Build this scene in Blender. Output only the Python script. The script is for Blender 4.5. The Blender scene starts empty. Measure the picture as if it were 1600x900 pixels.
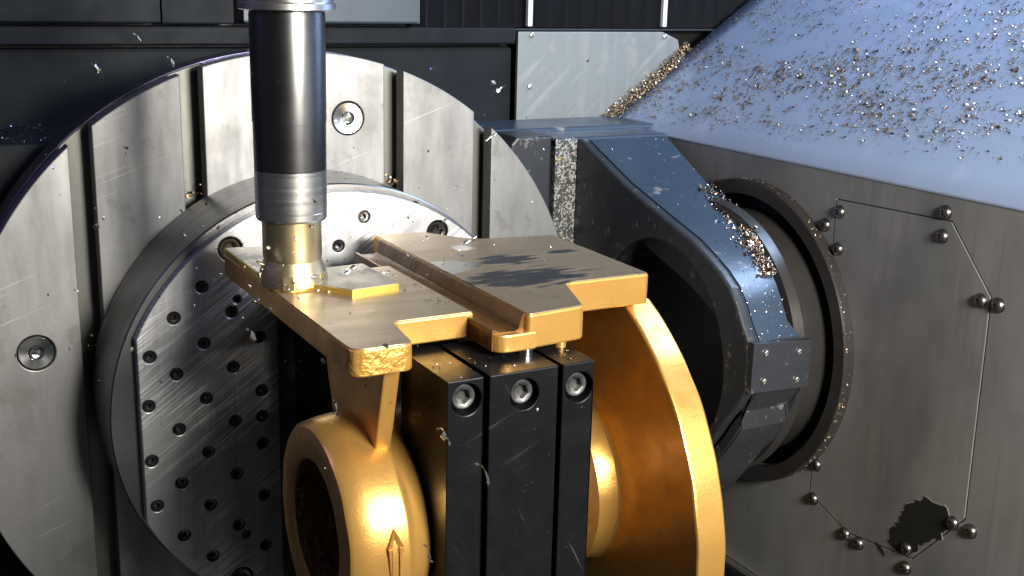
import bpy, bmesh, math, random
from mathutils import Vector, Matrix
random.seed(7)
S = bpy.context.scene
C = S.collection

# ------------------------------------------------------------------ camera
cd = bpy.data.cameras.new('camera'); cam = bpy.data.objects.new('camera', cd); C.objects.link(cam)
cd.sensor_width = 36; cd.lens = 41.70; cd.clip_start = .02; cd.clip_end = 50
YAW, PIT, ROLL = math.radians(28.614), math.radians(14.461), math.radians(1.3765)
fw = Vector((math.sin(YAW)*math.cos(PIT), math.cos(YAW)*math.cos(PIT), -math.sin(PIT)))
rt = Vector((math.cos(YAW), -math.sin(YAW), 0)); up = rt.cross(fw)
r2 = rt*math.cos(ROLL)+up*math.sin(ROLL); u2 = -rt*math.sin(ROLL)+up*math.cos(ROLL)
M = Matrix((r2, u2, -fw)).transposed().to_4x4(); M.translation = Vector((-.36147, -1.09681, .38327))
cam.matrix_world = M
S.camera = cam
# ------------------------------------------------------------------ world and lamps
w = bpy.data.worlds.new('World'); S.world = w; w.use_nodes = True
bg = w.node_tree.nodes['Background']; bg.inputs[0].default_value = (.55, .62, .75, 1); bg.inputs[1].default_value = .06
def area(name, loc, target, sx, sy, power, col):
    l = bpy.data.lights.new(name, 'AREA'); l.shape = 'RECTANGLE'; l.size = sx; l.size_y = sy; l.energy = power; l.color = col
    o = bpy.data.objects.new(name, l); C.objects.link(o); o.location = loc
    o.rotation_euler = (Vector(target)-Vector(loc)).to_track_quat('-Z', 'Y').to_euler()
    return o
area('work_lamp', (.20, -1.40, .53), (0, -.15, .05), .34, .24, 36, (1, .95, .86))
area('cool_ceiling_lamp', (1.12, -.30, 1.12), (.50, -.1, .2), .6, .5, 22, (.50, .69, 1))
area('front_fill', (.75, -2.5, 1.10), (.1, 0, .1), 1.3, 1.2, 24, (.93, .97, 1))  # added frontal fill to lift the shadows; no such lamp is seen
area('violet_strip_lamp', (-1.0, .12, .75), (-.2, .05, .2), .5, .08, 1.8, (.38, .25, 1))
S.view_settings.view_transform = 'Standard'; S.view_settings.look = 'None'
S.view_settings.exposure = 0; S.view_settings.gamma = 1
S.render.engine = 'CYCLES'

# ------------------------------------------------------------------ materials
def mat(name, base, metal=0., rough=.5, var=.12, vscale=(12, 12, 12), rvar=.08, bump=0., bscale=200, streak=None, spots=None, spec=.5, coord='Object', island=0., aniso=0.):
    m = bpy.data.materials.new(name); m.use_nodes = True
    nt = m.node_tree; N = nt.nodes; Lk = nt.links.new
    b = N['Principled BSDF']; b.inputs['Metallic'].default_value = metal; b.inputs['Specular IOR Level'].default_value = spec
    tc = N.new('ShaderNodeTexCoord')
    mp = N.new('ShaderNodeMapping'); mp.inputs['Scale'].default_value = vscale; Lk(tc.outputs[coord], mp.inputs[0])
    nz = N.new('ShaderNodeTexNoise'); nz.inputs['Scale'].default_value = 1; nz.inputs['Detail'].default_value = 6; nz.inputs['Roughness'].default_value = .6
    Lk(mp.outputs[0], nz.inputs[0])
    mr = N.new('ShaderNodeMapRange'); mr.inputs[1].default_value = .3; mr.inputs[2].default_value = .7; mr.inputs[3].default_value = 1-var; mr.inputs[4].default_value = 1+var
    Lk(nz.outputs[0], mr.inputs[0])
    mul = N.new('ShaderNodeVectorMath'); mul.operation = 'SCALE'; mul.inputs[0].default_value = base[:3]; Lk(mr.outputs[0], mul.inputs[3])
    col = mul.outputs[0]
    rr = N.new('ShaderNodeMapRange'); rr.inputs[1].default_value = .3; rr.inputs[2].default_value = .7; rr.inputs[3].default_value = max(.02, rough+rvar); rr.inputs[4].default_value = max(.02, rough-rvar)
    Lk(nz.outputs[0], rr.inputs[0]); rough_out = rr.outputs[0]
    height = None
    if streak:                                  # list of (rotation, scale, threshold, colour, amount, bump amount)
        for rot, sc, th, scol, amt, ba in streak:
            m0 = N.new('ShaderNodeMapping'); m0.inputs['Rotation'].default_value = rot; Lk(tc.outputs[coord], m0.inputs[0])
            m2 = N.new('ShaderNodeMapping'); m2.inputs['Scale'].default_value = sc; Lk(m0.outputs[0], m2.inputs[0])
            n2 = N.new('ShaderNodeTexNoise'); n2.inputs['Scale'].default_value = 1; n2.inputs['Detail'].default_value = 2; Lk(m2.outputs[0], n2.inputs[0])
            n3 = N.new('ShaderNodeTexNoise'); n3.inputs['Scale'].default_value = 14; n3.inputs['Detail'].default_value = 3; Lk(m0.outputs[0], n3.inputs[0])
            r3 = N.new('ShaderNodeMapRange'); r3.inputs[1].default_value = .42; r3.inputs[2].default_value = .62; Lk(n3.outputs[0], r3.inputs[0])
            r2_ = N.new('ShaderNodeMapRange'); r2_.inputs[1].default_value = th; r2_.inputs[2].default_value = th+.09; Lk(n2.outputs[0], r2_.inputs[0])
            mm = N.new('ShaderNodeMath'); mm.operation = 'MULTIPLY'; Lk(r3.outputs[0], mm.inputs[0]); Lk(r2_.outputs[0], mm.inputs[1])
            m4 = N.new('ShaderNodeMath'); m4.operation = 'MULTIPLY'; m4.inputs[1].default_value = amt; Lk(mm.outputs[0], m4.inputs[0])
            mx = N.new('ShaderNodeMix'); mx.data_type = 'RGBA'; Lk(m4.outputs[0], mx.inputs[0]); Lk(col, mx.inputs[6]); mx.inputs[7].default_value = (*scol, 1)
            col = mx.outputs[2]
            ra = N.new('ShaderNodeMath'); ra.operation = 'MULTIPLY_ADD'; Lk(m4.outputs[0], ra.inputs[0]); ra.inputs[1].default_value = ba; Lk(rough_out, ra.inputs[2]); rough_out = ra.outputs[0]
    if spots:                                   # list of (scale, threshold, colour, roughness, metallic drop)
        for sc, th, scol, amt in spots:
            n2 = N.new('ShaderNodeTexNoise'); n2.inputs['Scale'].default_value = sc; n2.inputs['Detail'].default_value = 5; n2.inputs['Roughness'].default_value = .65; Lk(tc.outputs[coord], n2.inputs[0])
            r2_ = N.new('ShaderNodeMapRange'); r2_.inputs[1].default_value = th; r2_.inputs[2].default_value = th+.05; r2_.inputs[4].default_value = amt; Lk(n2.outputs[0], r2_.inputs[0])
            mx = N.new('ShaderNodeMix'); mx.data_type = 'RGBA'; Lk(r2_.outputs[0], mx.inputs[0]); Lk(col, mx.inputs[6]); mx.inputs[7].default_value = (*scol, 1)
            col = mx.outputs[2]
    if island:
        g = N.new('ShaderNodeNewGeometry')
        r2_ = N.new('ShaderNodeMapRange'); r2_.inputs[3].default_value = 1-island; r2_.inputs[4].default_value = 1+island; Lk(g.outputs['Random Per Island'], r2_.inputs[0])
        s2 = N.new('ShaderNodeVectorMath'); s2.operation = 'SCALE'; Lk(col, s2.inputs[0]); Lk(r2_.outputs[0], s2.inputs[3]); col = s2.outputs[0]
    Lk(col, b.inputs['Base Color']); Lk(rough_out, b.inputs['Roughness'])
    if aniso: b.inputs['Anisotropic'].default_value = aniso
    if bump:
        nb = N.new('ShaderNodeTexNoise'); nb.inputs['Scale'].default_value = bscale; nb.inputs['Detail'].default_value = 4; Lk(tc.outputs[coord], nb.inputs[0])
        bp = N.new('ShaderNodeBump'); bp.inputs['Strength'].default_value = 1; bp.inputs['Distance'].default_value = bump; Lk(nb.outputs[0], bp.inputs['Height']); Lk(bp.outputs[0], b.inputs['Normal'])
    return m
PI = math.pi
def stain(m, blobs, scol, srough, noise_scale):
    nt = m.node_tree; N = nt.nodes; Lk = nt.links.new; b = N['Principled BSDF']
    tc = N.new('ShaderNodeTexCoord'); mp = N.new('ShaderNodeMapping'); mp.inputs['Scale'].default_value = noise_scale; Lk(tc.outputs['Object'], mp.inputs[0])
    nz = N.new('ShaderNodeTexNoise'); nz.inputs['Scale'].default_value = 1; nz.inputs['Detail'].default_value = 5; Lk(mp.outputs[0], nz.inputs[0])
    tot = None
    for cx, cy, rx, ry in blobs:
        q = N.new('ShaderNodeMapping'); q.inputs['Location'].default_value = (-cx/rx, -cy/ry, 0); q.inputs['Scale'].default_value = (1/rx, 1/ry, 0); Lk(tc.outputs['Object'], q.inputs[0])
        l = N.new('ShaderNodeVectorMath'); l.operation = 'LENGTH'; Lk(q.outputs[0], l.inputs[0])
        f = N.new('ShaderNodeMath'); f.operation = 'SUBTRACT'; f.inputs[0].default_value = 1; Lk(l.outputs['Value'], f.inputs[1])
        if tot is None: tot = f.outputs[0]
        else:
            mxx = N.new('ShaderNodeMath'); mxx.operation = 'MAXIMUM'; Lk(tot, mxx.inputs[0]); Lk(f.outputs[0], mxx.inputs[1]); tot = mxx.outputs[0]
    a = N.new('ShaderNodeMath'); a.operation = 'MULTIPLY_ADD'; Lk(nz.outputs[0], a.inputs[0]); a.inputs[1].default_value = 2.4; a.inputs[2].default_value = -1.2
    sm = N.new('ShaderNodeMath'); sm.operation = 'ADD'; Lk(a.outputs[0], sm.inputs[0]); Lk(tot, sm.inputs[1])
    r = N.new('ShaderNodeMapRange'); r.inputs[1].default_value = .02; r.inputs[2].default_value = .42; Lk(sm.outputs[0], r.inputs[0])
    for nm, val in (('Base Color', scol), ('Roughness', srough), ('Metallic', .1)):
        inp = b.inputs[nm]; mx = N.new('ShaderNodeMix'); mx.data_type = 'RGBA' if nm == 'Base Color' else 'FLOAT'
        ia, ib, io = (6, 7, 2) if nm == 'Base Color' else (2, 3, 0)
        if inp.is_linked: Lk(inp.links[0].from_socket, mx.inputs[ia])
        else: mx.inputs[ia].default_value = inp.default_value
        mx.inputs[ib].default_value = (*val, 1) if nm == 'Base Color' else val
        Lk(r.outputs[0], mx.inputs[0]); Lk(mx.outputs[io], inp)
    return m
m_plate = mat('ground_steel', (.255, .253, .248), 1, .55, .22, (40, 40, 9), .06, .00006, 260,
    streak=[((0, .35, 0), (6, 6, 520), .66, (.85, .85, .84), .5, -.08), ((0, -.1, 0), (6, 6, 300), .69, (.28, .28, .28), .4, .1), ((0, 1.2, 0), (8, 8, 620), .7, (.8, .8, .8), .5, -.08)],
    spots=[(26, .6, (.17, .167, .16), .5), (9, .58, (.19, .187, .178), .5), (120, .68, (.11, .108, .10), .5)])
m_slot = mat('slot_steel', (.18, .18, .165), 1, .5, .12, (30, 30, 6), .05, .00004, 300, spots=[(60, .68, (.16, .155, .14), .6)])
m_rim = mat('violet_tinted_rim_steel', (.10, .095, .17), 1, .3, .25, (30, 30, 30), .08)  # violet lamp glow along the rim is put into this colour
m_riser = mat('turned_steel', (.22, .22, .22), 1, .34, .12, (8, 160, 8), .06, spots=[(50, .7, (.15, .15, .15), .5)])
m_fix = mat('scratched_steel', (.41, .413, .416), 1, .52, .30, (46, 46, 3), .08, .00005, 300,
    streak=[((0, .62, 0), (9, 9, 420), .50, (.85, .85, .85), 1, .0), ((0, .5, 0), (5, 5, 260), .58, (.9, .9, .9), .6, -.05), ((0, 1.57, 0), (4, 4, 300), .64, (.22, .22, .23), .5, .1)],
    spots=[(22, .6, (.33, .31, .3), .4)])
m_screw = mat('black_oxide_screw', (.13, .13, .135), 1, .28, .2, (90, 90, 90), .06)
m_btn = mat('steel_button_screw', (.22, .218, .215), 1, .36, .2, (90, 90, 90), .06)
m_hole = mat('oily_hole', (.03, .03, .032), .6, .35, .2)
m_bright = mat('bright_steel', (.72, .71, .68), 1, .2, .1, (60, 60, 60), .05, aniso=.6)
m_black = mat('black_anodised', (.006, .0064, .0072), 0, .32, .3, (60, 60, 60), .07, .00003, 500, spots=[(160, .70, (.13, .13, .14), .6), (420, .68, (.10, .10, .10), .6)], streak=[((0, .4, 0), (10, 10, 420), .69, (.10, .10, .10), .6, 0), ((0, -1.1, 0), (14, 14, 500), .7, (.12, .12, .12), .6, 0)], spec=.10)
m_gold = mat('bronze_paint', (.69, .385, .10), .74, .34, .16, (40, 40, 40), .08, .00012, 480, spots=[(70, .66, (.38, .18, .04), .5), (240, .68, (.80, .48, .14), .5)])
m_goldr = mat('rough_cast_bronze', (.72, .39, .09), .72, .33, .16, (60, 60, 60), .06, .0014, 230, spots=[(80, .66, (.28, .13, .03), .5)])
m_shade_bronze = mat('shaded_bronze', (.13, .06, .014), .3, .34, .25, (50, 50, 50), .08, .0006, 150, spots=[(60, .6, (.16, .09, .03), .7)])  # bronze darkened by colour: shade of the left-facing keyway wall
m_bore = mat('dark_cast_bore', (.22, .125, .05), .55, .3, .4, (50, 50, 50), .1, .0035, 150, spots=[(60, .58, (.03, .022, .015), .8)])
m_mill = mat('milled_casting', (.50, .375, .235), .85, .38, .12, (6, 60, 6), .06, .00005, 300, streak=[((0, 0, .3), (420, 8, 8), .64, (.62, .58, .52), .4, -.06)], spots=[(26, .61, (.24, .21, .18), .5)])
MILL = ((.50, .375, .235), .85, .38, .12, (6, 60, 6), .06, .00005, 300)
m_millr = stain(mat('milled_casting_oiled', *MILL, streak=[((0, 0, .3), (420, 8, 8), .64, (.62, .58, .52), .4, -.06)], spots=[(26, .61, (.24, .21, .18), .5)]), [(.074, -.322, .062, .034), (.088, -.260, .034, .020), (.147, -.252, .024, .010)], (.02, .021, .023), .4, (26, 150, 26))
m_raw = mat('skin_casting', (.40, .35, .28), .8, .42, .2, (30, 30, 30), .06, .0002, 200, spots=[(26, .56, (.10, .10, .10), .8)])
m_cut = mat('fresh_cut_brass', (.98, .72, .16), .9, .3, .05, (80, 80, 80), .05)
m_wet = mat('dark_coolant_film', (.02, .021, .023), .1, .42, .3, (60, 60, 60), .06)
m_holder = mat('black_tool_holder', (.16, .158, .158), 1, .27, .05, (10, 10, 60), .02)
m_ground = mat('ground_shank', (.60, .585, .56), 1, .31, .08, (6, 6, 300), .05)
m_cutter = mat('coated_cutter', (.62, .50, .30), 1, .38, .15, (60, 60, 60), .06)
m_wall = mat('grey_painted_sheet', (.205, .21, .21), .3, .42, .34, (8, 8, 4), .06, .00006, 300, spots=[(150, .72, (.05, .05, .05), .5), (200, .74, (.3, .29, .27), .5)],
    streak=[((0, 0, 0), (60, 60, 1.5), .50, (.29, .29, .285), .35, -.05), ((0, 0, 0), (190, 190, 4), .62, (.12, .12, .115), .3, .03), ((.5, 0, 0), (8, 8, 420), .7, (.33, .33, .32), .5, 0)])
m_seam = mat('seam_sealant', (.015, .014, .013), 0, .6)
m_chute = mat('chute_sheet', (.30, .37, .50), .25, .34, .07, (5, 5, 5), .05, spots=[(9, .58, (.42, .44, .62), .5)])
m_bpanel = mat('blue_grey_sheet', (.215, .235, .235), .25, .42, .1, (10, 10, 4), .06, streak=[((0, .75, 0), (6, 6, 120), .55, (.36, .38, .38), .5, 0), ((0, 0, 0), (60, 60, 3), .5, (.30, .30, .285), .6, 0)], spots=[(16, .58, (.30, .30, .27), .6)])
m_dark = mat('dark_enclosure_paint', (.012, .0145, .018), 0, .55, .2, (20, 20, 20), .08, spots=[(90, .7, (.07, .07, .07), .5)], spec=.10)
m_dark2 = mat('blue_dark_panel', (.045, .065, .085), 0, .4, .2, (12, 12, 12), .06)
m_bel = mat('bellows_cloth', (.010, .012, .018), 0, .45, .3, (30, 30, 30), .08)
m_white = mat('white_strip', (.62, .64, .66), 0, .5, .06)
m_arm = mat('slate_casting_lit', (.036, .056, .085), .1, .30, .14, (14, 14, 14), .06, .00012, 160, spots=[(150, .655, (.30, .31, .32), .8), (34, .63, (.26, .25, .23), .7)])  # lit copy of the arm paint, blue lamp reflection put into the colour
m_armd = mat('slate_casting_shaded', (.028, .031, .037), .1, .40, .2, (14, 14, 14), .06, .0002, 160, spots=[(150, .64, (.20, .20, .20), .7), (40, .61, (.22, .21, .19), .6)])  # shaded copy of the arm paint for side and lower faces
m_peel = mat('chipped_paint_edge', (.055, .058, .06), .2, .45, .3, (60, 60, 60), .06, .0008, 260, spots=[(330, .52, (.50, .50, .47), .95), (30, .63, (.45, .31, .04), .9), (330, .60, (.05, .05, .05), .9)])
m_ring = mat('dark_hub_ring', (.048, .045, .044), .4, .34, .2, (20, 20, 20), .06, spots=[(150, .7, (.3, .27, .22), .6)])
m_void = mat('flat_black', (.006, .006, .007), 0, .5, .2)
m_patch = mat('bare_black_patch', (.012, .012, .011), 0, .5, .2)
m_edge = mat('peel_edge', (.30, .30, .28), .2, .4, .2)
m_chip = mat('metal_swarf', (.38, .275, .175), .75, .30, .1, (300, 300, 300), .1, island=.8)
m_chipc = mat('copper_swarf', (.56, .40, .28), 1, .26, .1, (300, 300, 300), .1, island=.7)
m_chips = mat('silver_swarf', (.75, .74, .70), 1, .25, .1, (300, 300, 300), .1, island=.5)

# ------------------------------------------------------------------ helpers
def link(name, me, m, parent=None):
    o = bpy.data.objects.new(name, me); C.objects.link(o)
    if m is not None:
        me.materials.clear()
        for k in (m if isinstance(m, (list, tuple)) else [m]): me.materials.append(k)
    if parent is not None: o.parent = parent
    return o
def smooth(me, ang=35):
    me.polygons.foreach_set('use_smooth', [True]*len(me.polygons)); me.set_sharp_from_angle(angle=math.radians(ang)); me.update()
def thing(name, label, cat, loc=(0, 0, 0), group=None):
    o = bpy.data.objects.new(name, None); C.objects.link(o); o.location = loc; o.empty_display_size = .02
    o['label'] = label; o['category'] = cat
    if group: o['group'] = group
    return o
def tag(o, label, cat, group=None, kind=None):
    o['label'] = label; o['category'] = cat
    if group: o['group'] = group
    if kind: o['kind'] = kind
    return o
AX = {'Y': Matrix(((1, 0, 0), (0, 0, 1), (0, 1, 0))),      # (a,b,h) -> (X=a, Y=h, Z=b)
      'X': Matrix(((0, 0, 1), (1, 0, 0), (0, 1, 0))),      # (a,b,h) -> (X=h, Y=a, Z=b)
      'Z': Matrix(((1, 0, 0), (0, 1, 0), (0, 0, 1)))}
def fixn(bm):
    bmesh.ops.recalc_face_normals(bm, faces=bm.faces)
def prism(outline, h0, h1, axis='Z', holes=(), bevel=.0006, ang=14):
    """filled outline with holes, extruded along an axis, edges bevelled"""
    cu = bpy.data.curves.new('tmp', 'CURVE'); cu.dimensions = '2D'; cu.fill_mode = 'BOTH'
    for pts in [outline]+list(holes):
        sp = cu.splines.new('POLY'); sp.points.add(len(pts)-1); sp.use_cyclic_u = True
        for q, (a, b) in zip(sp.points, pts): q.co = (a, b, 0, 1)
    lo, hi = min(h0, h1), max(h0, h1)
    bevel = min(bevel, (hi-lo)*.4)
    cu.extrude = (hi-lo)/2-bevel; cu.bevel_depth = bevel; cu.bevel_resolution = 1; cu.offset = -bevel
    o = bpy.data.objects.new('tmp', cu); C.objects.link(o)
    dg = bpy.context.evaluated_depsgraph_get(); me = bpy.data.meshes.new_from_object(o.evaluated_get(dg))
    bpy.data.objects.remove(o); bpy.data.curves.remove(cu)
    me.transform(Matrix.Translation((0, 0, (lo+hi)/2))); me.transform(AX[axis].to_4x4())
    bm = bmesh.new(); bm.from_mesh(me); bmesh.ops.remove_doubles(bm, verts=bm.verts, dist=1e-6); fixn(bm); bm.to_mesh(me); bm.free()
    smooth(me, ang); return me
def circ(cx, cy, r, n=64, a0=0, a1=2*PI):
    full = abs(a1-a0-2*PI) < 1e-6
    k = n if full else n+1
    return [(cx+r*math.cos(a0+(a1-a0)*i/n), cy+r*math.sin(a0+(a1-a0)*i/n)) for i in range(k)]
def rpoly(pts, r, n=8):
    n = max(n, 8)
    """polygon with rounded corners; r a number or a list"""
    out = []; N = len(pts)
    for i in range(N):
        a, b, c = (Vector(pts[i-1]), Vector(pts[i]), Vector(pts[(i+1) % N]))
        ri = r[i] if isinstance(r, (list, tuple)) else r
        if ri <= 0: out.append(tuple(b)); continue
        u, v = (a-b), (c-b); lu, lv = u.length, v.length; u.normalize(); v.normalize()
        th = u.angle(v); d = min(ri/math.tan(th/2), lu*.48, lv*.48)
        p0, p1 = b+u*d, b+v*d
        for k in range(n+1):
            t = k/n; q = p0*(1-t)**2+b*2*t*(1-t)+p1*t*t; out.append((q.x, q.y))
    return out
def loft(rings, axis='Z', cap0=True, cap1=True, ang=35):
    """rings: list of point lists [(a,b,h)...] all same length"""
    n = len(rings[0]); vs = [p for r in rings for p in r]; fs = []
    for i in range(len(rings)-1):
        for j in range(n): fs.append((i*n+j, i*n+(j+1) % n, (i+1)*n+(j+1) % n, (i+1)*n+j))
    if cap0: fs.append(tuple(range(n))[::-1])
    if cap1: fs.append(tuple((len(rings)-1)*n+j for j in range(n)))
    me = bpy.data.meshes.new('m'); me.from_pydata(vs, [], fs); me.transform(AX[axis].to_4x4())
    bm = bmesh.new(); bm.from_mesh(me); fixn(bm); bm.to_mesh(me); bm.free(); smooth(me, ang); return me
def cring(r, h, n=32, c=(0, 0)): return [(c[0]+r*math.cos(2*PI*i/n), c[1]+r*math.sin(2*PI*i/n), h) for i in range(n)]
def hring(r, h, n=24, rot=0.):
    out = []
    for i in range(n):
        a = 2*PI*i/n; k = ((a-rot) % (PI/3))-PI/6; q = r*math.cos(PI/6)/math.cos(k); out.append((q*math.cos(a), q*math.sin(a), h))
    return out
def lathe(prof, axis='Z', n=48, c=(0, 0), cap0=True, cap1=True, ang=35): return loft([cring(r, h, n, c) for r, h in prof], axis, cap0, cap1, ang)
def tubering(prof, axis, n, c): # closed profile revolve
    rings = [cring(r, h, n, c) for r, h in prof]; return loft(rings+[rings[0]], axis, False, False)
def box(x0, x1, y0, y1, z0, z1, bevel=.0008):
    return prism([(x0, y0), (x1, y0), (x1, y1), (x0, y1)], z0, z1, 'Z', bevel=bevel)
def merge(meshes):
    bm = bmesh.new()
    for m in meshes: bm.from_mesh(m)
    me = bpy.data.meshes.new('m'); bm.to_mesh(me); bm.free(); smooth(me); return me
def jitter(me, amp, scale, cuts=0):
    """subdivide a little and push the skin about so that a casting is not dead flat"""
    from mathutils import noise
    bm = bmesh.new(); bm.from_mesh(me)
    if cuts: bmesh.ops.subdivide_edges(bm, edges=bm.edges, cuts=cuts, use_grid_fill=True)
    for v in bm.verts:
        d = noise.noise_vector(v.co*scale); v.co += d*amp
    bm.to_mesh(me); bm.free(); return me

# ------------------------------------------------------------------ setting: enclosure
YB = .2514
def panel(name, label, me, m, cat='panel'):
    return tag(link(name, me, m), label, cat)
panel('rear_wall_panel', 'dark lower rear wall panel behind the round slotted plate', box(-.9, .370, .262, .29, -.9, .3035, .004), m_dark)
panel('rear_rail', 'long dark horizontal rail across the rear wall above the round plate', box(-.9, .3705, .252, .29, .3075, .3275, .002), m_dark)
panel('upper_wall_panel', 'dark upper wall panel in the top left corner of the picture', box(-.9, -.0715, .246, .29, .331, .8, .002), m_dark)
panel('upper_wall_panel', 'narrow dark upper panel between the top left panel and the tool holder', box(-.0685, .010, .250, .29, .3302, .8, .002), m_dark)
panel('spindle_guard_panel', 'blue grey guard panel behind the collar of the tool holder', box(.020, .2335, .244, .29, .3315, .8, .003), m_dark2)
link('backing_wall', box(-.95, 1.4, .293, .31, -.95, 1.2), m_void)['kind'] = 'structure'
# grey sheet with its chip-covered lower right edge
bp = thing('rear_sheet_panel', 'blue grey sheet metal panel with small screws behind the blue arm', 'panel', (.45, YB, .25))
def part(name, me, m, parent, off=True):
    o = link(name, me, m, parent)
    if off: o.location = -Vector(parent.location)
    return o
part('sheet', prism([(.3745, -.3), (.60, -.3), (.640, .287), (.6275, .2965), (.6230, .3120), (.597, .3225), (.3745, .3225)], YB, YB+.006, 'Y'), m_bpanel, bp)
dome = loft([cring(.0036, 0), cring(.0036, .001), cring(.003, .0022), cring(.0018, .0028), hring(.0015, .0028, 32), hring(.0014, .0012, 32)], 'Z', False, True)
scr_me = dome
def orient(o, axis):
    o.rotation_euler = {'-Y': (PI/2, 0, 0), '-X': (0, -PI/2, 0), 'Z': (0, 0, 0), '+X': (0, PI/2, 0)}[axis]
for x, z in ((.3923, .2536), (.3935, .3185), (.601, .3165)):
    o = link('screw', scr_me, m_screw, bp); orient(o, '-Y'); o.location = Vector((x, YB, z))-bp.location
# bellows
bl = thing('bellows_cover', 'black pleated bellows cover along the top edge of the picture', 'bellows', (.5, .27, .33))
pts = []
n = 46
prof = [(.238+.0125*i, .262 if i % 2 else .281) for i in range(n)]
vs = []; fs = []
for i, (x, y) in enumerate(prof): vs += [(x, y, .327), (x, y, .9)]
for i in range(n-1): fs.append((2*i, 2*i+2, 2*i+3, 2*i+1))
me = bpy.data.meshes.new('m'); me.from_pydata(vs, [], fs)
part('pleats', me, m_bel, bl)
for x in (.236, .3930, .6016):
    part('edge_strip', box(x-.0032, x+.0032, .2545, .2605, .329 if x > .3 else .331, .9, .001), m_white if x > .3 else m_screw, bl)
part('bottom_rail', box(.238, .78, .256, .29, .3235, .3262, .0008), m_void, bl)

# side wall with hub ring and access cover
XW = .51; HY, HZ = -.066, .0
sw = thing('side_wall', 'grey steel side wall with a bolted polygon cover right of the hub', 'wall', (XW, -.2, -.28))
def arcpts(r, a0, a1, n): return [(HY+r*math.cos(a0+(a1-a0)*i/n), HZ+r*math.sin(a0+(a1-a0)*i/n)) for i in range(n+1)]
ra = .170
at_ = math.acos((-.195-HY)/ra)
def cover(off):
    a0 = PI-(PI-at_)
    top = math.sin(at_)*ra
    pts = [(-.195+off, .1736+off), (-.3440-off*.4, .1781+off), (-.3970-off, .119+off*.3), (-.3995-off, -.0956-off*.5), (-.3437, -.1625-off*1.3), (-.2560+off*.2, -.1735-off), (-.1945+off, -.1535-off)]
    arc = arcpts(ra+(-off), 2*PI-at_, at_, 20)
    return pts+[(-.195+off, arc[0][1]-.001)]+arc[1:-1]+[(-.195+off, arc[-1][1]+.001)]
part('wall_sheet', prism([(.2505, -.289), (-1.2, -.289), (-1.2, .2030), (.2505, .2030)], XW, XW+.006, 'X', holes=[cover(.0011), circ(HY, HZ, .1575, 72)], bevel=.0006), m_wall, sw)
part('seam', prism([(-.1, -.2), (-.42, -.2), (-.42, .2), (-.1, .2)], XW+.0075, XW+.009, 'X', holes=[circ(HY, HZ, .158, 48)]), m_seam, sw)
cv = part('access_cover', prism(cover(0), XW-.0004, XW+.006, 'X', bevel=.0007), m_wall, sw)
# flaked patch, jagged
random.seed(11)
base = [(-.3284, -.1123), (-.345, -.099), (-.3575, -.0926), (-.3785, -.0946), (-.3867, -.1077), (-.3753, -.1261), (-.3535, -.1428), (-.3432, -.1579), (-.323, -.1645), (-.312, -.1595), (-.3118, -.1474), (-.3227, -.1321)]
jag = []
for i in range(len(base)):
    a, b = Vector(base[i]), Vector(base[(i+1) % len(base)])
    for k in range(5):
        q = a.lerp(b, k/5); jag.append((q.x+random.uniform(-.0022, .0022), q.y+random.uniform(-.0022, .0022)))
cyx = sum(q[0] for q in jag)/len(jag); cyz = sum(q[1] for q in jag)/len(jag)
big = [(cyx+(a-cyx)*1.03+random.uniform(0, .0008), cyz+(b-cyz)*1.03) for a, b in jag]
o = part('peel_edge', prism(big, XW-.0007, XW-.0002, 'X', bevel=0), m_edge, sw); o = part('bare_patch', prism(jag, XW-.0010, XW-.0003, 'X', bevel=0), m_patch, sw); o['label'] = 'black patch where the paint has flaked off'
o = part('bare_patch', prism([(-.297, -.1655), (-.306, -.1700), (-.3105, -.1760), (-.301, -.1715)], XW-.0009, XW-.0003, 'X', bevel=0), m_patch, sw)
btn = loft([cring(.0080, 0), cring(.0080, .0006), cring(.0071, .0008), cring(.0070, .0018), cring(.0062, .0036), cring(.0046, .0050), cring(.0036, .0054), hring(.0031, .0053, 32), hring(.0029, .0026, 32)], 'Z', False, True, 60)
for y, z in [(-.2009, .1621), (-.1814, .1450), (-.2031, .1235), (-.3360, .1857), (-.3355, .1632), (-.3872, .1136), (-.4062, .1141), (-.3871, -.1055), (-.4083, -.1048), (-.3362, -.1552), (-.3373, -.1761), (-.2527, -.1765), (-.2726, -.1785), (-.2010, -.1573), (-.2010, -.1174)]:
    o = link('button_screw', btn, m_btn, sw); orient(o, '-X'); o.scale = (.9, .9, .85); o.location = Vector((XW-.0002, y, z))-sw.location
part('hub_ring', tubering([(.158, XW-.0125), (.1592, XW-.0135), (.174, XW-.0135), (.1752, XW-.012), (.1752, XW+.003), (.158, XW+.003)], 'X', 96, (HY, HZ)), m_ring, sw)
part('hub_recess', lathe([(.159, XW+.0065), (.159, XW+.030), (.02, XW+.030)], 'X', 96, (HY, HZ), False, True), m_ring, sw)
part('base_lip', box(XW-.012, XW+.004, -1.2, .2505, -.296, -.2895, .001), m_bright, sw)
# chute
CS, CC = math.sin(math.radians(35.1)), math.cos(math.radians(35.1))
def chute_pt(u, y, h=0): return Vector((XW+CC*u-CS*h, y, .2040+CS*u+CC*h))
vs = []; fs = []
nu, ny = 24, 40
u_l = [0-.0]+[.62*i/nu for i in range(1, nu+1)]
from mathutils import noise
for i, u in enumerate(u_l):
    for j in range(ny+1):
        y = .2505-1.45*j/ny; vs.append(tuple(chute_pt(u, y, .0012*noise.noise(Vector((u*4, y*3, 3)))*min(1, u*12))))
for i in range(nu):
    for j in range(ny): fs.append((i*(ny+1)+j, i*(ny+1)+j+1, (i+1)*(ny+1)+j+1, (i+1)*(ny+1)+j))
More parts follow.
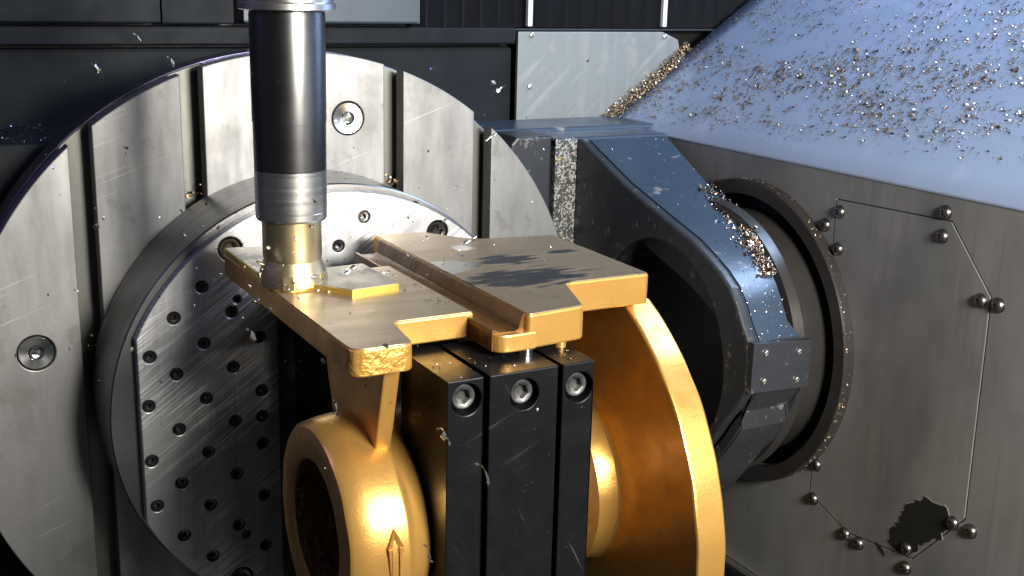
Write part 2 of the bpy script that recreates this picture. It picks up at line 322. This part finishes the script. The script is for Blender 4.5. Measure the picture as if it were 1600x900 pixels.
# rounded bend down to the wall
k0 = len(vs)
for j in range(ny+1):
    y = .2505-1.45*j/ny; vs.append((XW-.0012, y, .2018))
for j in range(ny): fs.append((k0+j, k0+j+1, j+1, j))
me = bpy.data.meshes.new('m'); me.from_pydata(vs, [], fs); smooth(me, 60)
o = link('sloped_chute', me, m_chute); tag(o, 'pale blue sloping chute sheet strewn with metal chips', 'chute')
so = o.modifiers.new('s', 'SOLIDIFY'); so.thickness = .003; so.offset = -1
link('machine_floor', box(-1.5, XW, -1.5, .25, -.62, -.60), m_void)['kind'] = 'structure'

# ------------------------------------------------------------------ trunnion cradle
tr = thing('trunnion_cradle', 'dark slate blue cast cradle arm with round bore beside the hub ring', 'cradle arm', (.4, .1, -.2))
XA = .37; LY = -.075; RL = .166
# cheek: flat plate in the YZ plane, outline of arm and lug, with bore
def lug_outline(top_y, top_z, back_y, bot_z):
    a0 = math.radians(112); a1 = math.radians(276)
    arc = [(LY+RL*math.cos(a0+(a1-a0)*i/40), RL*math.sin(a0+(a1-a0)*i/40)) for i in range(41)]
    return [(back_y, top_z), (top_y, top_z)]+arc+[(back_y, bot_z)]
ol = [(.16, .2065), (.088, .2065), (-.0072, .1691), (-.0913, .144), (-.135, .1315), (-.1601, .1211), (-.186, .1085), (-.204, .0961), (-.2175, .0800), (-.2275, .063), (-.2388, .0490), (-.2413, .0005), (-.226, -.0240), (-.212, -.0400), (-.196, -.0640), (-.165, -.105), (-.12, -.135), (-.06, -.155), (.16, -.16)]
BORE = circ(-.083, .0, .119, 72)
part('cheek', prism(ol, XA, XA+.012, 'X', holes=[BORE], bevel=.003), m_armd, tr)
# blue outer band: wedge from cheek outward, wide at the top and narrow at the lug
oy = [q for q in ol[1:18]]
wid = [.125, .112, .098, .084, .072, .064, .060, .058, .058, .066, .074, .074, .072, .070, .07, .07, .07]
vs = []; fs = []
for (y, z), wd in zip(oy, wid):
    vs += [(XA+.0118, y, z), (XA+wd, y, z), (XA+wd, y+.02, z-.05), (XA+.0118, y+.02, z-.05)]
for i in range(len(oy)-1):
    for k in range(4):
        fs.append((4*i+k, 4*i+(k+1) % 4, 4*i+4+(k+1) % 4, 4*i+4+k))
fs += [(0, 1, 2, 3), tuple(4*(len(oy)-1)+k for k in (3, 2, 1, 0))]
me = bpy.data.meshes.new('m'); me.from_pydata(vs, [], fs)
bm = bmesh.new(); bm.from_mesh(me); fixn(bm); bmesh.ops.bevel(bm, geom=[e for e in bm.edges if e.is_manifold and e.calc_face_angle(0) > .9], offset=.002, segments=2, affect='EDGES'); bm.to_mesh(me); bm.free(); smooth(me, 30)
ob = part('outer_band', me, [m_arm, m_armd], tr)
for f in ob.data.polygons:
    if f.center.z < .045 or f.center.x < XA+.0125: f.material_index = 1  # lower band and inner side get the shaded colour, same casting
part('bore_lining', tubering([(.119, XA+.002), (.119, XA+.058), (.122, XA+.058), (.122, XA+.002)], 'X', 72, (-.083, 0)), m_armd, tr)
part('bore_end', lathe([(.1215, XA+.05), (.1215, XA+.058)], 'X', 48, (-.083, 0)), m_void, tr)  # black disc stands in for the darkness inside the open bore
# hub collar between arm and wall
part('hub_collar', lathe([(.146, XA+.078), (.1545, XA+.0795), (.156, XA+.0915), (.1545, XA+.0935), (.146, XA+.0935), (.142, XA+.096), (.140, XA+.18)], 'X', 96, (HY, HZ), True, True), m_ring, tr)
# small bolted plate on the lug front
vs = [(XA-.0006, -.2405, .0505), (XA-.0006, -.2432, -.0010), (XA+.076, -.2432, -.0010), (XA+.076, -.2405, .0505)]
pl = prism([(XA+.0005, -.001), (XA+.0745, -.004), (XA+.0745, .0455), (XA+.0005, .0505)], -.2465, -.2380, 'Y', bevel=.0008)
cp = part('cover_plate', pl, m_armd, tr)
for x, z in ((.016, .010), (.016, .039), (.058, .006), (.058, .035)):
    o = link('screw', scr_me, m_bright, cp); orient(o, '-Y'); o.location = (XA+x, -.2464, z)
# root of the arm behind the plate
part('root_block', box(.3405, XA-.0005, .092, .2, -.2, .2080, .003), m_peel, tr)
part('root_top', box(.3405, .500, .0925, .150, .196, .2082, .003), m_arm, tr)
part('side_block', prism([(.2855, -.25), (.3365, -.25), (.3365, .2110), (.2905, .2110), (.2830, .203)], .094, .2, 'Y', bevel=.003), m_armd, tr)
part('back_beam', box(-.05, .540, .152, .246, -.3, .2125, .004), m_arm, tr)
part('core', box(-.25, .339, .1, .24, -.26, .150, .003), m_void, tr)
lb = tag(link('cradle_beam', box(-.9, -.052, .10, .245, -.4, .2250, .004), m_dark), 'dark beam behind the plate at left, sprinkled with bright chips', 'beam')

# ------------------------------------------------------------------ faceplate
fp = thing('faceplate', 'large round steel faceplate with vertical T slots behind the fixture', 'faceplate', (0, .04, -.315))
R = .315
slots = [-.1995, -.1, 0, .0985, .198]
def strip(x0, x1, r, n=40):
    x0 = max(x0, -r+1e-6); x1 = min(x1, r-1e-6)
    top = [(x0+(x1-x0)*i/n, 0) for i in range(n+1)]
    # even steps in angle
    a0, a1 = math.acos(x0/r), math.acos(x1/r)
    t = [(r*math.cos(a0+(a1-a0)*i/n), r*math.sin(a0+(a1-a0)*i/n)) for i in range(n+1)]
    b = [(x, -z) for x, z in reversed(t)]
    pts = t+b
    out = [pts[0]]
    for q in pts[1:]:
        if (Vector(q)-Vector(out[-1])).length > 1e-4: out.append(q)
    if (Vector(out[0])-Vector(out[-1])).length < 1e-4: out.pop()
    return out
SCP = [(.0505, .2508), (-.0505, -.2508), (-.249, .0498), (.249, -.0498)]
hw = .0102
xs = [-R]+[v for s in slots for v in (s-hw, s+hw)]+[R]
for i in range(6):
    x0, x1 = xs[2*i], xs[2*i+1]
    hs = [circ(x, z, .0166, 40) for x, z in SCP if x0 < x < x1]
    part('land', prism(strip(x0, x1, R), 0, .0185, 'Y', holes=hs, bevel=.0009), m_plate, fp)
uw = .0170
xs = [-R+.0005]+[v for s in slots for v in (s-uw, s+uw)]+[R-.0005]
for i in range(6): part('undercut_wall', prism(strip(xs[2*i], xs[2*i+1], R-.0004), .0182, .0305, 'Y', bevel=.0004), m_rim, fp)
part('disc_body', lathe([(R-.001, .030), (R, .0308), (R, .066), (R-.004, .070)], 'Y', 160), m_slot, fp)
part('rim_band', tubering([(R+.0004, .0312), (R+.0004, .0655), (R-.001, .0655), (R-.001, .0312)], 'Y', 160, (0, 0)), m_rim, fp)
part('spindle_nose', lathe([(.16, .069), (.16, .101)], 'Y', 64), m_void, fp)
csk = loft([cring(.0164, -.006, 64), cring(.0152, -.003, 64), cring(.0152, -.0004, 64), cring(.0148, 0, 64), cring(.0072, -.0012, 64), cring(.0066, -.0018, 64), hring(.0052, -.0026, 64), hring(.0050, -.010, 64)], 'Z', True, True, 30)
for x, z in SCP:
    o = link('countersunk_screw', csk, m_bright, fp); orient(o, '-Y'); o.location = Vector((x, .0006, z))-fp.location

# ------------------------------------------------------------------ fixture riser and drilled plate
fx = thing('fixture_plate', 'round drilled steel fixture plate with flat left side, full of small screws', 'fixture plate', (0, -.05, -.2035))
part('riser', lathe([(.2036, .001), (.2036, -.0865), (.2024, -.0878)], 'Y', 128), m_riser, fx)
FC = (.0022, -.0035); FR = .2008; XF = -.1798
a = math.acos((XF-FC[0])/FR)
ol = [(FC[0]+FR*math.cos(-a+2*a*i/150), FC[1]+FR*math.sin(-a+2*a*i/150)) for i in range(151)]
BIG = [(-.0965, .1535), (.1010, .1535), (-.0965, -.1605), (.1010, -.1605)]
small = []
for k in range(-1, 14):
    x = -.1475+.025*k
    z0 = .097 if k % 2 == 0 else .0714
    for j in range(-6, 4):
        z = z0+.0508*j
        if k == -1 and not (-.04 < z < .03): continue
        if math.hypot(x-FC[0], z-FC[1]) > .186: continue
        if any(math.hypot(x-b[0], z-b[1]) < .021 for b in BIG): continue
        small.append((x, z))
small += [(-.1694, .0648), (-.1699, -.0733), (-.0724, -.0038)]
PINS = [(-.0922, .1080), (-.0908, -.1172)]
holes = [circ(x, z, .0056, 28) for x, z in small]+[circ(x, z, .0040, 28) for x, z in PINS]+[circ(x, z, .0108, 40) for x, z in BIG]
part('drilled_disc', prism(ol, -.088, -.1, 'Y', holes=holes, bevel=.0009), m_fix, fx)
setscrew = loft([cring(.0056, -.009, 24), cring(.0054, -.0022, 24), cring(.0047, -.0012, 24), hring(.0029, -.0014, 24), hring(.0027, -.0058, 24)], 'Z', False, True, 30)
for x, z in small:
    o = link('set_screw', setscrew, m_screw, fx); orient(o, '-Y'); o.rotation_euler = (PI/2, random.uniform(0, 1), 0); o.location = Vector((x, -.1+random.uniform(.0, .0012), z))-fx.location
pinm = loft([cring(.0039, -.009, 16), cring(.0038, -.0016, 16), cring(.003, -.001, 16)], 'Z', False, True)
for x, z in PINS:
    o = link('dowel_pin', pinm, m_screw, fx); orient(o, '-Y'); o.location = Vector((x, -.1, z))-fx.location
def capscrew(r, hh, hexr, depth): return loft([cring(r, -.012, 36), cring(r, hh-.0008, 36), cring(r-.0008, hh, 36), cring(hexr*1.25, hh, 36), hring(hexr, hh-.0006, 36), hring(hexr, hh-depth, 36)], 'Z', False, True, 28)
cs_big = capscrew(.0094, -.0006, .0058, .006)
for x, z in BIG:
    o = link('cap_screw', cs_big, m_screw, fx); orient(o, '-Y'); o.location = Vector((x, -.1, z))-fx.location

# ------------------------------------------------------------------ black clamp blocks
fb = thing('fixture_bracket', 'black bracket standing on the drilled plate behind the gold casting', 'bracket', (.0, -.12, -.32))
part('upright', box(-.0575, .158, -.150, -.1002, -.32, .120, .0015), m_black, fb)  # widened to the right, unseen, to darken what the flange reflects
part('foot', box(-.0575, .075, -.44, -.1505, -.34, -.262, .0015), m_black, fb)
blocks = [(-.0501, -.0238, 'left'), (-.0193, .0328, 'middle'), (.0367, .0619, 'right')]
lab = {'left': 'narrow black clamp block nearest the arrow ring, with one socket screw', 'middle': 'wide black middle clamp block with a small steel pin standing on it', 'right': 'narrow black clamp block nearest the big gold flange'}
cs_blk = capscrew(.0087, -.0022, .0056, .0055)
for (x0, x1, k), (bx, bz) in zip(blocks, [(-.0362, .1190), (.0072, .1163), (.0498, .1152)]):
    t = thing('clamp_block', lab[k], 'clamp block', ((x0+x1)/2, -.385, -.262), 'black clamp blocks')
    part('body', prism([(x0, -.2618), (x1, -.2618), (x1, .133), (x0, .133)], -.4425, -.366, 'Y', holes=[circ(bx, bz, .0110, 40)], bevel=.0009), m_black, t)
    part('counterbore', lathe([(.01105, -.4415), (.01105, -.428), (.002, -.428)], 'Y', 40, (bx, bz), False, True), m_black, t)
    o = link('cap_screw', cs_blk, m_btn, t); o.rotation_euler = (PI/2, .25, 0); o.location = Vector((bx-.0012, -.4425, bz+.0012))-t.location
jp = lathe([(.0052, .1331), (.0052, .140), (.0048, .1404), (.0048, .1440)], 'Z', 24, (.0250, -.4100))
tag(link('jack_pin', jp, m_bright), 'small bright steel pin between middle black block and gold plate', 'pin')
jp2 = lathe([(.0042, .1331), (.0042, .1445)], 'Z', 20, (.0560, -.4050))
tag(link('jack_pin', jp2, m_gold), 'small brassy pin behind the right black block', 'pin')

# ------------------------------------------------------------------ gold casting
AY, AZ = -.230, -.057
ca = thing('gold_casting', 'gold painted casting with flat machined feet, ring with arrow and big round flange', 'casting', (.04, AY, AZ-.22))
ZL, ZH, ZB = .1555, .1620, .1435
left = [(-.1090, -.1240), (-.0771, -.1290), (-.0560, -.2225), (.0025, -.2190), (.0030, -.3725), (-.0050, -.3725), (-.0585, -.3735), (-.0650, -.4240), (-.1080, -.4240)]
fpl = part('foot_plate', jitter(prism(rpoly(left, [.004, .01, .012, .002, .001, .003, .005, .010, .012], 6), ZB-.006, ZL, 'Z', bevel=.0012), .0004, 60), [m_gold, m_goldr], ca)
for f in fpl.data.polygons:
    if f.center.y < -.405 and f.normal.z < .5: f.material_index = 1
# milled skin of the low side (bare metal on top of the painted foot)
def inset(pts, d):
    cx = sum(a for a, b in pts)/len(pts); cy = sum(b for a, b in pts)/len(pts); n = len(pts); out = []
    for i in range(n):
        a, b, c = Vector(pts[i-1]), Vector(pts[i]), Vector(pts[(i+1) % n])
        e1 = (b-a).normalized(); e2 = (c-b).normalized(); n1 = Vector((-e1.y, e1.x)); n2 = Vector((-e2.y, e2.x)); q = (n1+n2)
        q = q/max(.4, q.length_squared)*2 if q.length > 1e-6 else n1
        out.append((b.x+q.x*d, b.y+q.y*d))
    return out
lr = rpoly(left, [.004, .01, .012, .002, .001, .003, .005, .010, .012], 6)
part('milled_face', prism(inset(lr, -.0009), ZL-.001, ZL+.0007, 'Z', bevel=.0002), m_mill, ca)
# raised pad still to be milled, bright front wall
pad = [(-.1082, -.1250), (-.0775, -.1297), (-.0565, -.2240), (-.0215, -.2215), (-.0200, -.2930), (-.0600, -.2990), (-.0800, -.2700), (-.0990, -.2690), (-.1082, -.2600)]
part('raised_pad', prism(rpoly(pad, [.003, .006, .006, .002, .0015, .002, .02, .008, .002], 5), ZL, ZL+.0050, 'Z', bevel=.0005), m_cut, ca)
part('pad_skin', prism(inset(rpoly(pad, [.003, .006, .006, .002, .0015, .002, .02, .008, .002], 5), -.0007), ZL+.0048, ZL+.0054, 'Z', bevel=.0001), m_raw, ca)
right = [(.0240, -.1300), (.0700, -.1340), (.0985, -.1790), (.1745, -.1900), (.1715, -.3470), (.0940, -.3475), (.0725, -.4090), (.0240, -.4150)]
rr_ = [.003, .02, .03, .004, .004, .006, .008, .004]
part('foot_plate', jitter(prism(rpoly(right, rr_, 6), ZB-.006, ZH, 'Z', bevel=.0014), .0004, 60), m_gold, ca)
part('milled_face', prism(inset(rpoly(right, rr_, 6), -.0011), ZH-.001, ZH+.0007, 'Z', bevel=.0002), m_millr, ca)
def ragged(pts, amp, seed, n=6):
    r = random.Random(seed); out = []
    for i in range(len(pts)):
        a, b = Vector(pts[i]), Vector(pts[(i+1) % len(pts)])
        for k in range(n): q = a.lerp(b, k/n); out.append((q.x+r.uniform(-amp, amp), q.y+r.uniform(-amp, amp)))
    return out
part('bare_smear', prism(ragged([(.0262, -.2468), (.0455, -.2483), (.0614, -.2631), (.0600, -.2770), (.0248, -.2900)], .001, 6), ZH+.00075, ZH+.0009, 'Z', bevel=0), m_ground, ca)
part('bare_smear', prism(ragged([(.0662, -.2006), (.0776, -.1979), (.0838, -.2123), (.0728, -.2203), (.0635, -.2147)], .001, 7), ZH+.00075, ZH+.0009, 'Z', bevel=0), m_bright, ca)
# keyway: floor and sloped wall, lip at its left
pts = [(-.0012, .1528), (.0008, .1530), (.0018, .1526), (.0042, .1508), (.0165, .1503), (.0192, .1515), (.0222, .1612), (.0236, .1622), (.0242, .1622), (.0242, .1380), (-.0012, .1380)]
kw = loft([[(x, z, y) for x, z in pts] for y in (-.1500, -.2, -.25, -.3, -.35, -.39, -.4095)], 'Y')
part('keyway', kw, m_shade_bronze, ca)  # shade painted in as darker bronze
part('keyway_nose', prism(rpoly([(-.0012, -.36), (.0300, -.36), (.0300, -.4152), (-.0012, -.4165)], [0, 0, .0, .012], 8), ZB-.0062, .1500, 'Z', bevel=.0012), m_gold, ca)
# chipped rough front faces
# webs under the left foot
def web(x0, x1, pts): return prism(pts, x0, x1, 'X', bevel=.0015)
part('web', web(-.0800, -.0680, [(-.284, ZB-.004), (-.412, ZB-.004), (-.4084, .134), (-.3906, .0690), (-.35, .05), (-.3085, .0700)]), m_gold, ca)
part('web', jitter(web(-.0640, -.0545, [(-.30, ZB-.004), (-.374, ZB-.004), (-.370, .09), (-.368, .055), (-.33, .05)]), .0006, 90, 2), m_goldr, ca)
part('web', web(.09, .105, [(-.15, ZB-.004), (-.33, ZB-.004), (-.29, .06), (-.27, .0), (-.18, .0)]), m_gold, ca)
RY, RZ = -.3510, .0040
prof = [(.0490, -.1090), (.0510, -.1105), (.0725, -.1105), (.0752, -.1080), (.0780, -.0950), (.0805, -.0720), (.0800, -.0700), (.0775, -.0680), (.0755, -.0640), (.0740, -.0560), (.0715, -.0525), (.0600, -.0515)]
bell = loft([cring(r, h, 96, (RY, RZ)) for r, h in prof+[(.0500, -.0515), (.0490, -.0600), (.0490, -.1090)]], 'X', False, False, 40)
rg = part('ring_flange', jitter(bell, .0006, 50), m_gold, ca)
part('bore_wall', jitter(tubering([(.0482, -.1085), (.0475, -.0530), (.0495, -.0530), (.0492, -.1085)], 'X', 96, (RY, RZ)), .0012, 160), m_bore, ca)
part('bore_end', lathe([(.0490, -.0560), (.0490, -.0535)], 'X', 48, (RY, RZ)), m_bore, ca)
part('volute_body', jitter(lathe([(.030, -.0510), (.060, -.0500), (.080, -.035), (.088, 0), (.090, .05), (.084, .10), (.078, .136)], 'X', 80, (-.266, -.036)), .001, 40), m_shade_bronze, ca)  # darkened colour to cut the light bounced onto the flange
part('boss', jitter(lathe([(.066, .1350), (.0700, .1370), (.0735, .1480), (.0745, .1580), (.078, .1615)], 'X', 96, (-.264, -.038)), .0005, 60), m_gold, ca)
fo = [q for q in circ(AY+.001, AZ-.002, .2182, 240) if q[1] < .1375 and q[0] < -.112]
k_ = max(range(len(fo)), key=lambda i: (Vector(fo[i])-Vector(fo[i-1])).length); fo = fo[k_:]+fo[:k_]
part('big_flange', jitter(prism(fo, .1600, .1868, 'X', bevel=.0022), .0008, 40), m_gold, ca)
# raised arrow on the ring, wrapped on the cylinder
def arrow(pts, r0, r1):
    bm = bmesh.new(); rows = []
    for rr in (r0, r1):
        rows.append([bm.verts.new((x, RY-rr*math.cos(t), RZ+rr*math.sin(t))) for x, t in pts])
    bm.faces.new(rows[1])
    n = len(pts)
    for i in range(n): bm.faces.new((rows[0][i], rows[0][(i+1) % n], rows[1][(i+1) % n], rows[1][i]))
    bmesh.ops.triangulate(bm, faces=[f for f in bm.faces if len(f.verts) > 4]); fixn(bm); bmesh.ops.bevel(bm, geom=[e for e in bm.edges if e.calc_face_angle(0) > .6], offset=.0004, segments=2, affect='EDGES')
    me = bpy.data.meshes.new('m'); bm.to_mesh(me); bm.free(); smooth(me, 30); return me
ax_ = -.0812
tip = .33
apts = [(ax_, tip), (ax_-.0058, tip-.165), (ax_-.0024, tip-.160)]+[(ax_-.0026, tip-.16-.11*i) for i in range(1, 6)]+[(ax_+.0026, tip-.16-.11*i) for i in range(5, 0, -1)]+[(ax_+.0024, tip-.160), (ax_+.0060, tip-.165)]
part('arrow_mark', arrow(apts, .076, .0818), m_gold, rg, False)
bpy.context.view_layer.update()

# ------------------------------------------------------------------ milling tool
TX, TY = -.0882, -.2470
tl = thing('milling_tool', 'black cylindrical tool holder with steel band and brassy milling cutter', 'tool', (TX, TY, .155))
def tpart(name, prof, m, n=64, ang=30): 
    o = link(name, lathe(prof, 'Z', n, (0, 0), True, True, ang), m, tl); o.location = (0, 0, -.155); return o
tpart('collar', [(.0335, .3600), (.0350, .3608), (.0350, .3650), (.0335, .3660), (.0335, .40), (.02, .42)], m_ground)
tpart('holder_body', [(.0262, .2450), (.0266, .2455), (.0268, .2800), (.0272, .2802), (.0274, .3560), (.0268, .3600)], m_holder)
tpart('steel_band', [(.0255, .2075), (.0266, .2092), (.0266, .2135), (.0264, .2137), (.0264, .2145), (.0267, .2147), (.0267, .2448)], m_ground)
tpart('cutter_shank', [(.0215, .1760), (.0222, .1800), (.0222, .2060), (.0225, .2076)], m_cutter)
ch = tpart('cutter_head', [(.0245, .1572), (.0262, .1582), (.0262, .1615), (.0252, .1665), (.0236, .1710), (.0220, .1765)], m_cutter)
ins = prism(rpoly([(-.0045, -.0052), (.0045, -.0052), (.0045, .0052), (-.0045, .0052)], .001, 2), 0, .0028, 'X', bevel=.0004)
for k in range(5):
    a = k*2*PI/5+.5
    o = link('insert', ins, m_cutter, ch); o.location = (.0233*math.cos(a), .0233*math.sin(a), .1622); o.rotation_euler = (.06, 0, a)

# ------------------------------------------------------------------ swarf
def flakes(n, place, smin, smax, seed, curl=1.):
    """n small curled flakes; place(i) -> (point, normal)"""
    rnd = random.Random(seed); vs = []; fs = []
    for i in range(n):
        r = place(rnd)
        if r is None: continue
        p, nrm = r; p = Vector(p); nrm = Vector(nrm).normalized()
        t = Vector((rnd.uniform(-1, 1), rnd.uniform(-1, 1), rnd.uniform(-1, 1))); t = (t-nrm*t.dot(nrm)); t.normalize(); b = nrm.cross(t)
        s = smin+(smax-smin)*rnd.random()**2.2; wdt = s*rnd.uniform(.25, .6); k = len(vs); seg = 3
        tilt = rnd.uniform(-.5, .5); R0 = s*rnd.uniform(.35, .9)/curl; tw = rnd.uniform(-.8, .8)
        for q in range(seg+1):
            u = q/seg-.5; ang = u*s/R0
            x = R0*math.sin(ang); h = R0*(1-math.cos(ang)) if rnd.random() < 2 else 0
            for sd in (-1, 1):
                ww = wdt*.5*sd*(1-.5*abs(u)); hh = h+ww*(tilt+tw*u)+s*.10+abs(tilt)*wdt*.4
                vs.append(tuple(p+t*x+b*ww+nrm*hh))
        for q in range(seg): fs.append((k+2*q, k+2*q+1, k+2*q+3, k+2*q+2))
    me = bpy.data.meshes.new('m'); me.from_pydata(vs, [], fs); return me
def stuff(name, me, m, label, cat='metal chips'):
    o = link(name, me, m); o['label'] = label; o['category'] = cat; o['kind'] = 'stuff'; return o
CN = (-CS, 0, CC)
def on_chute(r):
    for _ in range(60):
        u = r.uniform(.004, .56); y = r.uniform(-.62, .248)
        # denser in a belt low on the sheet, thinning towards bend and top; drifts in streaks
        belt = math.exp(-((u-.085-.22*max(0, .15-y))/(.065+.10*max(0, .1-y)))**2)
        nz = noise.noise(Vector((u*26, y*14+u*9, 1.3)))*.65+noise.noise(Vector((u*70, y*60, 7)))*.45
        d = (.26+.85*belt)*max(0, .45+1.15*nz)*min(1, max(0, u-.006-max(0, .2-y)*.06)/.03)
        if u > .3: d *= .75
        if r.random() < d: return chute_pt(u, y, .0005), CN
    return None
stuff('chute_chips', flakes(10000, on_chute, .0014, .0064, 3), m_chip, 'scattered brown and silver metal chips lying on the pale blue chute')
def in_seam(r):
    u = r.uniform(-.03, .165); k = r.random()
    d = r.random()**1.3*.019*(1 if u < .12 else (.165-u)/.045)
    h = r.random()*max(.001, .014-d*.6)
    q = chute_pt(u, YB-.001-d*.8, h); return q, (r.uniform(-1, .3), r.uniform(-1, .2), r.uniform(.2, 1))
stuff('seam_chips', flakes(1500, in_seam, .002, .006, 5), m_chip, 'ridge of brown metal chips heaped along the seam between chute and rear sheet')
def band_pt(t, s):
    i = min(len(oy)-2, int(t)); f = t-i; y = oy[i][0]*(1-f)+oy[i+1][0]*f; z = oy[i][1]*(1-f)+oy[i+1][1]*f; wd = wid[i]*(1-f)+wid[i+1]*f
    nrm = Vector((0, oy[i+1][1]-oy[i][1], -(oy[i+1][0]-oy[i][0]))).normalized()
    if nrm.z < 0 and nrm.y > 0: nrm = -nrm
    return Vector((XA+.003+(wd-.003)*s, y, z)), nrm
def on_arm_pile(r):
    t = r.uniform(1.25, 5.6); s = 1-abs(r.gauss(0, .13)); 
    if s < .5: return None
    q, nn = band_pt(t, s); return q+nn*r.random()*.006*max(0, (s-.7)/.3), nn+Vector((r.uniform(-.6, .6), r.uniform(-.6, .6), 0))
stuff('arm_chips', flakes(700, on_arm_pile, .002, .0068, 8), m_chipc, 'copper and silver chips heaped on the outer edge of the blue arm')
stuff('arm_chips', flakes(420, lambda r: on_arm_pile(r), .002, .006, 9), m_chips, 'bright silver chips among the copper ones on the blue arm edge')
def on_arm(r):
    t = r.uniform(0, 9); q, nn = band_pt(t, r.random()); return q, nn
stuff('arm_specks', flakes(150, on_arm, .0008, .0026, 10), m_chips, 'fine bright specks strewn over the blue arm surface')
def on_top(r):
    if r.random() < .6: return (r.uniform(-.02, .0), r.uniform(-.36, -.24), ZL+.0008), (0, 0, 1)
    return (r.uniform(.028, .165), r.uniform(-.34, -.15), ZH+.0008), (0, 0, 1)
stuff('casting_chips', flakes(70, on_top, .001, .0042, 12), m_chips, 'loose bright chips lying on the flat top of the gold casting')
def on_beam(r): return (r.uniform(-.5, -.2), r.uniform(.101, .243), .2252), (r.uniform(-.5, .5), r.uniform(-.5, .5), 1)
stuff('beam_chips', flakes(330, on_beam, .002, .009, 13), m_chips, 'bright chips on the dark beam at the left edge of the picture')
def on_back(r): return (r.uniform(.24, .53), r.uniform(.155, .243), .2127), (0, 0, 1)
stuff('cradle_chips', flakes(90, on_back, .001, .0035, 14), m_chips, 'fine chips on the flat top of the cradle beam behind the faceplate')
def on_ring(r):
    a = r.uniform(math.radians(55), math.radians(250)); rr = .1752
    return (XW-.004-r.random()*.009, HY+rr*math.cos(a), HZ+rr*math.sin(a)), (-.3, math.cos(a), math.sin(a))
stuff('ring_chips', flakes(210, on_ring, .001, .004, 15), m_chip, 'brown chips caught around the rim of the dark hub ring')
def on_riser(r):
    a = r.uniform(math.radians(62), math.radians(80)) if r.random() < .6 else r.uniform(math.radians(60), math.radians(115)); return (.2038*math.cos(a), -.002-r.random()*(.02 if a < 1.4 else .07), .2038*math.sin(a)), (math.cos(a), 0, math.sin(a))
stuff('riser_chips', flakes(70, on_riser, .001, .0036, 16), m_chip, 'few brown chips resting on top of the fixture riser')
# chips in flight
def curl(seed, L, R0, turns, wd):
    rnd = random.Random(seed); vs = []; fs = []; n = int(14*turns)+4
    for i in range(n+1):
        t = i/n; a = t*turns*2*PI; rr = R0*(1+.3*math.sin(5*t+seed))
        c = Vector((L*(t-.5), rr*math.cos(a), rr*math.sin(a))); w2 = wd*(.3+.7*math.sin(PI*t))
        vs += [tuple(c-Vector((w2, 0, 0))), tuple(c+Vector((w2, 0, 0)))]
    for i in range(n): fs.append((2*i, 2*i+1, 2*i+3, 2*i+2))
    me = bpy.data.meshes.new('m'); me.from_pydata(vs, [], fs); smooth(me, 180); return me
FLY = [ # position, length, yaw, tilt, label
 ((-.155, -.05, .330), .012, .3, .9, 'curled chip in flight against the dark rail, upper left'),
 ((-.128, -.05, .310), .012, .5, .9, 'curled chip in flight just above the left slot of the plate rim'),
 ((-.190, -.05, .305), .011, .2, 1.0, 'small chip in flight left of the rail chips, over the dark panel'),
 ((.155, -.10, .240), .020, .1, -.5, 'pale twisted chip in flight above the faceplate right of the countersunk screw'),
 ((.215, .00, .275), .026, .1, -.7, 'long twisted chip in flight before the dark panel left of the blue grey sheet'),
 ((-.145, -.33, .145), .014, .2, .9, 'bright chip spiral falling beside the left edge of the gold foot'),
 ((-.118, -.42, .118), .015, .1, 1.4, 'chip curl hanging below the left foot of the casting'),
 ((-.065, -.47, .108), .018, .3, .9, 'white chip sliver flying past the rib under the left foot'),
 ((-.052, -.50, .092), .024, .3, .95, 'brass coloured chip flying in front of the left black clamp block'),
 ((-.075, -.47, .030), .022, .3, 1.1, 'pale chip flying between arrow ring and black blocks'),
 ((-.085, -.285, .170), .012, .5, .2, 'bright chip curl springing off the front of the cutter'),
 ((-.048, -.262, .166), .014, .2, -.4, 'chip curl right of the cutter on the raised pad'),
 ((-.118, -.262, .178), .010, .6, .4, 'chip lump at the left flank of the cutter'),
 ((.06, -.25, .178), .022, .1, -.4, 'thin chip flying low over the right foot of the casting')]
for k, (pos, L, yw, tl_, lb_) in enumerate(FLY):
    o = link('flying_chip', curl(k, L*.8, .0012+.0005*(k % 3), .8+.3*(k % 4), .0026), m_chips)
    o.location = pos; o.rotation_euler = (0, tl_, yw); tag(o, lb_, 'metal chip', 'chips in flight')

def in_air(r):
    a = r.random()
    c = Vector((TX, TY-.01, .162)); d = Vector((r.uniform(-1, 1), r.uniform(-.9, .35), r.uniform(-.35, .75)))
    return c+d*(.03+.25*a), (r.uniform(-1, 1), r.uniform(-1, 1), r.uniform(-1, 1))
stuff('chip_spray', flakes(260, in_air, .001, .006, 21), m_chips, 'spray of tiny bright chips in the air around the cutter')

def on_blocks(r):
    x0, x1, _ = r.choice(blocks); return (r.uniform(x0+.001, x1-.001), r.uniform(-.4415, -.40), .1331), (0, 0, 1)
stuff('block_chips', flakes(70, on_blocks, .0006, .0026, 22), m_chips, 'fine chips lying on top of the black clamp blocks')
def in_slots(r):
    sx = r.choice(slots); return (sx+r.uniform(-.009, .009), r.uniform(.012, .029), math.sqrt(.2036**2-sx*sx)+abs(r.gauss(0, .006))+.001 if abs(sx) < .2 else .05), (r.uniform(-.5, .5), -1, r.uniform(0, .8))
stuff('slot_chips', flakes(170, in_slots, .001, .0048, 23), m_chip, 'brown chips collected in the faceplate slots above the fixture')
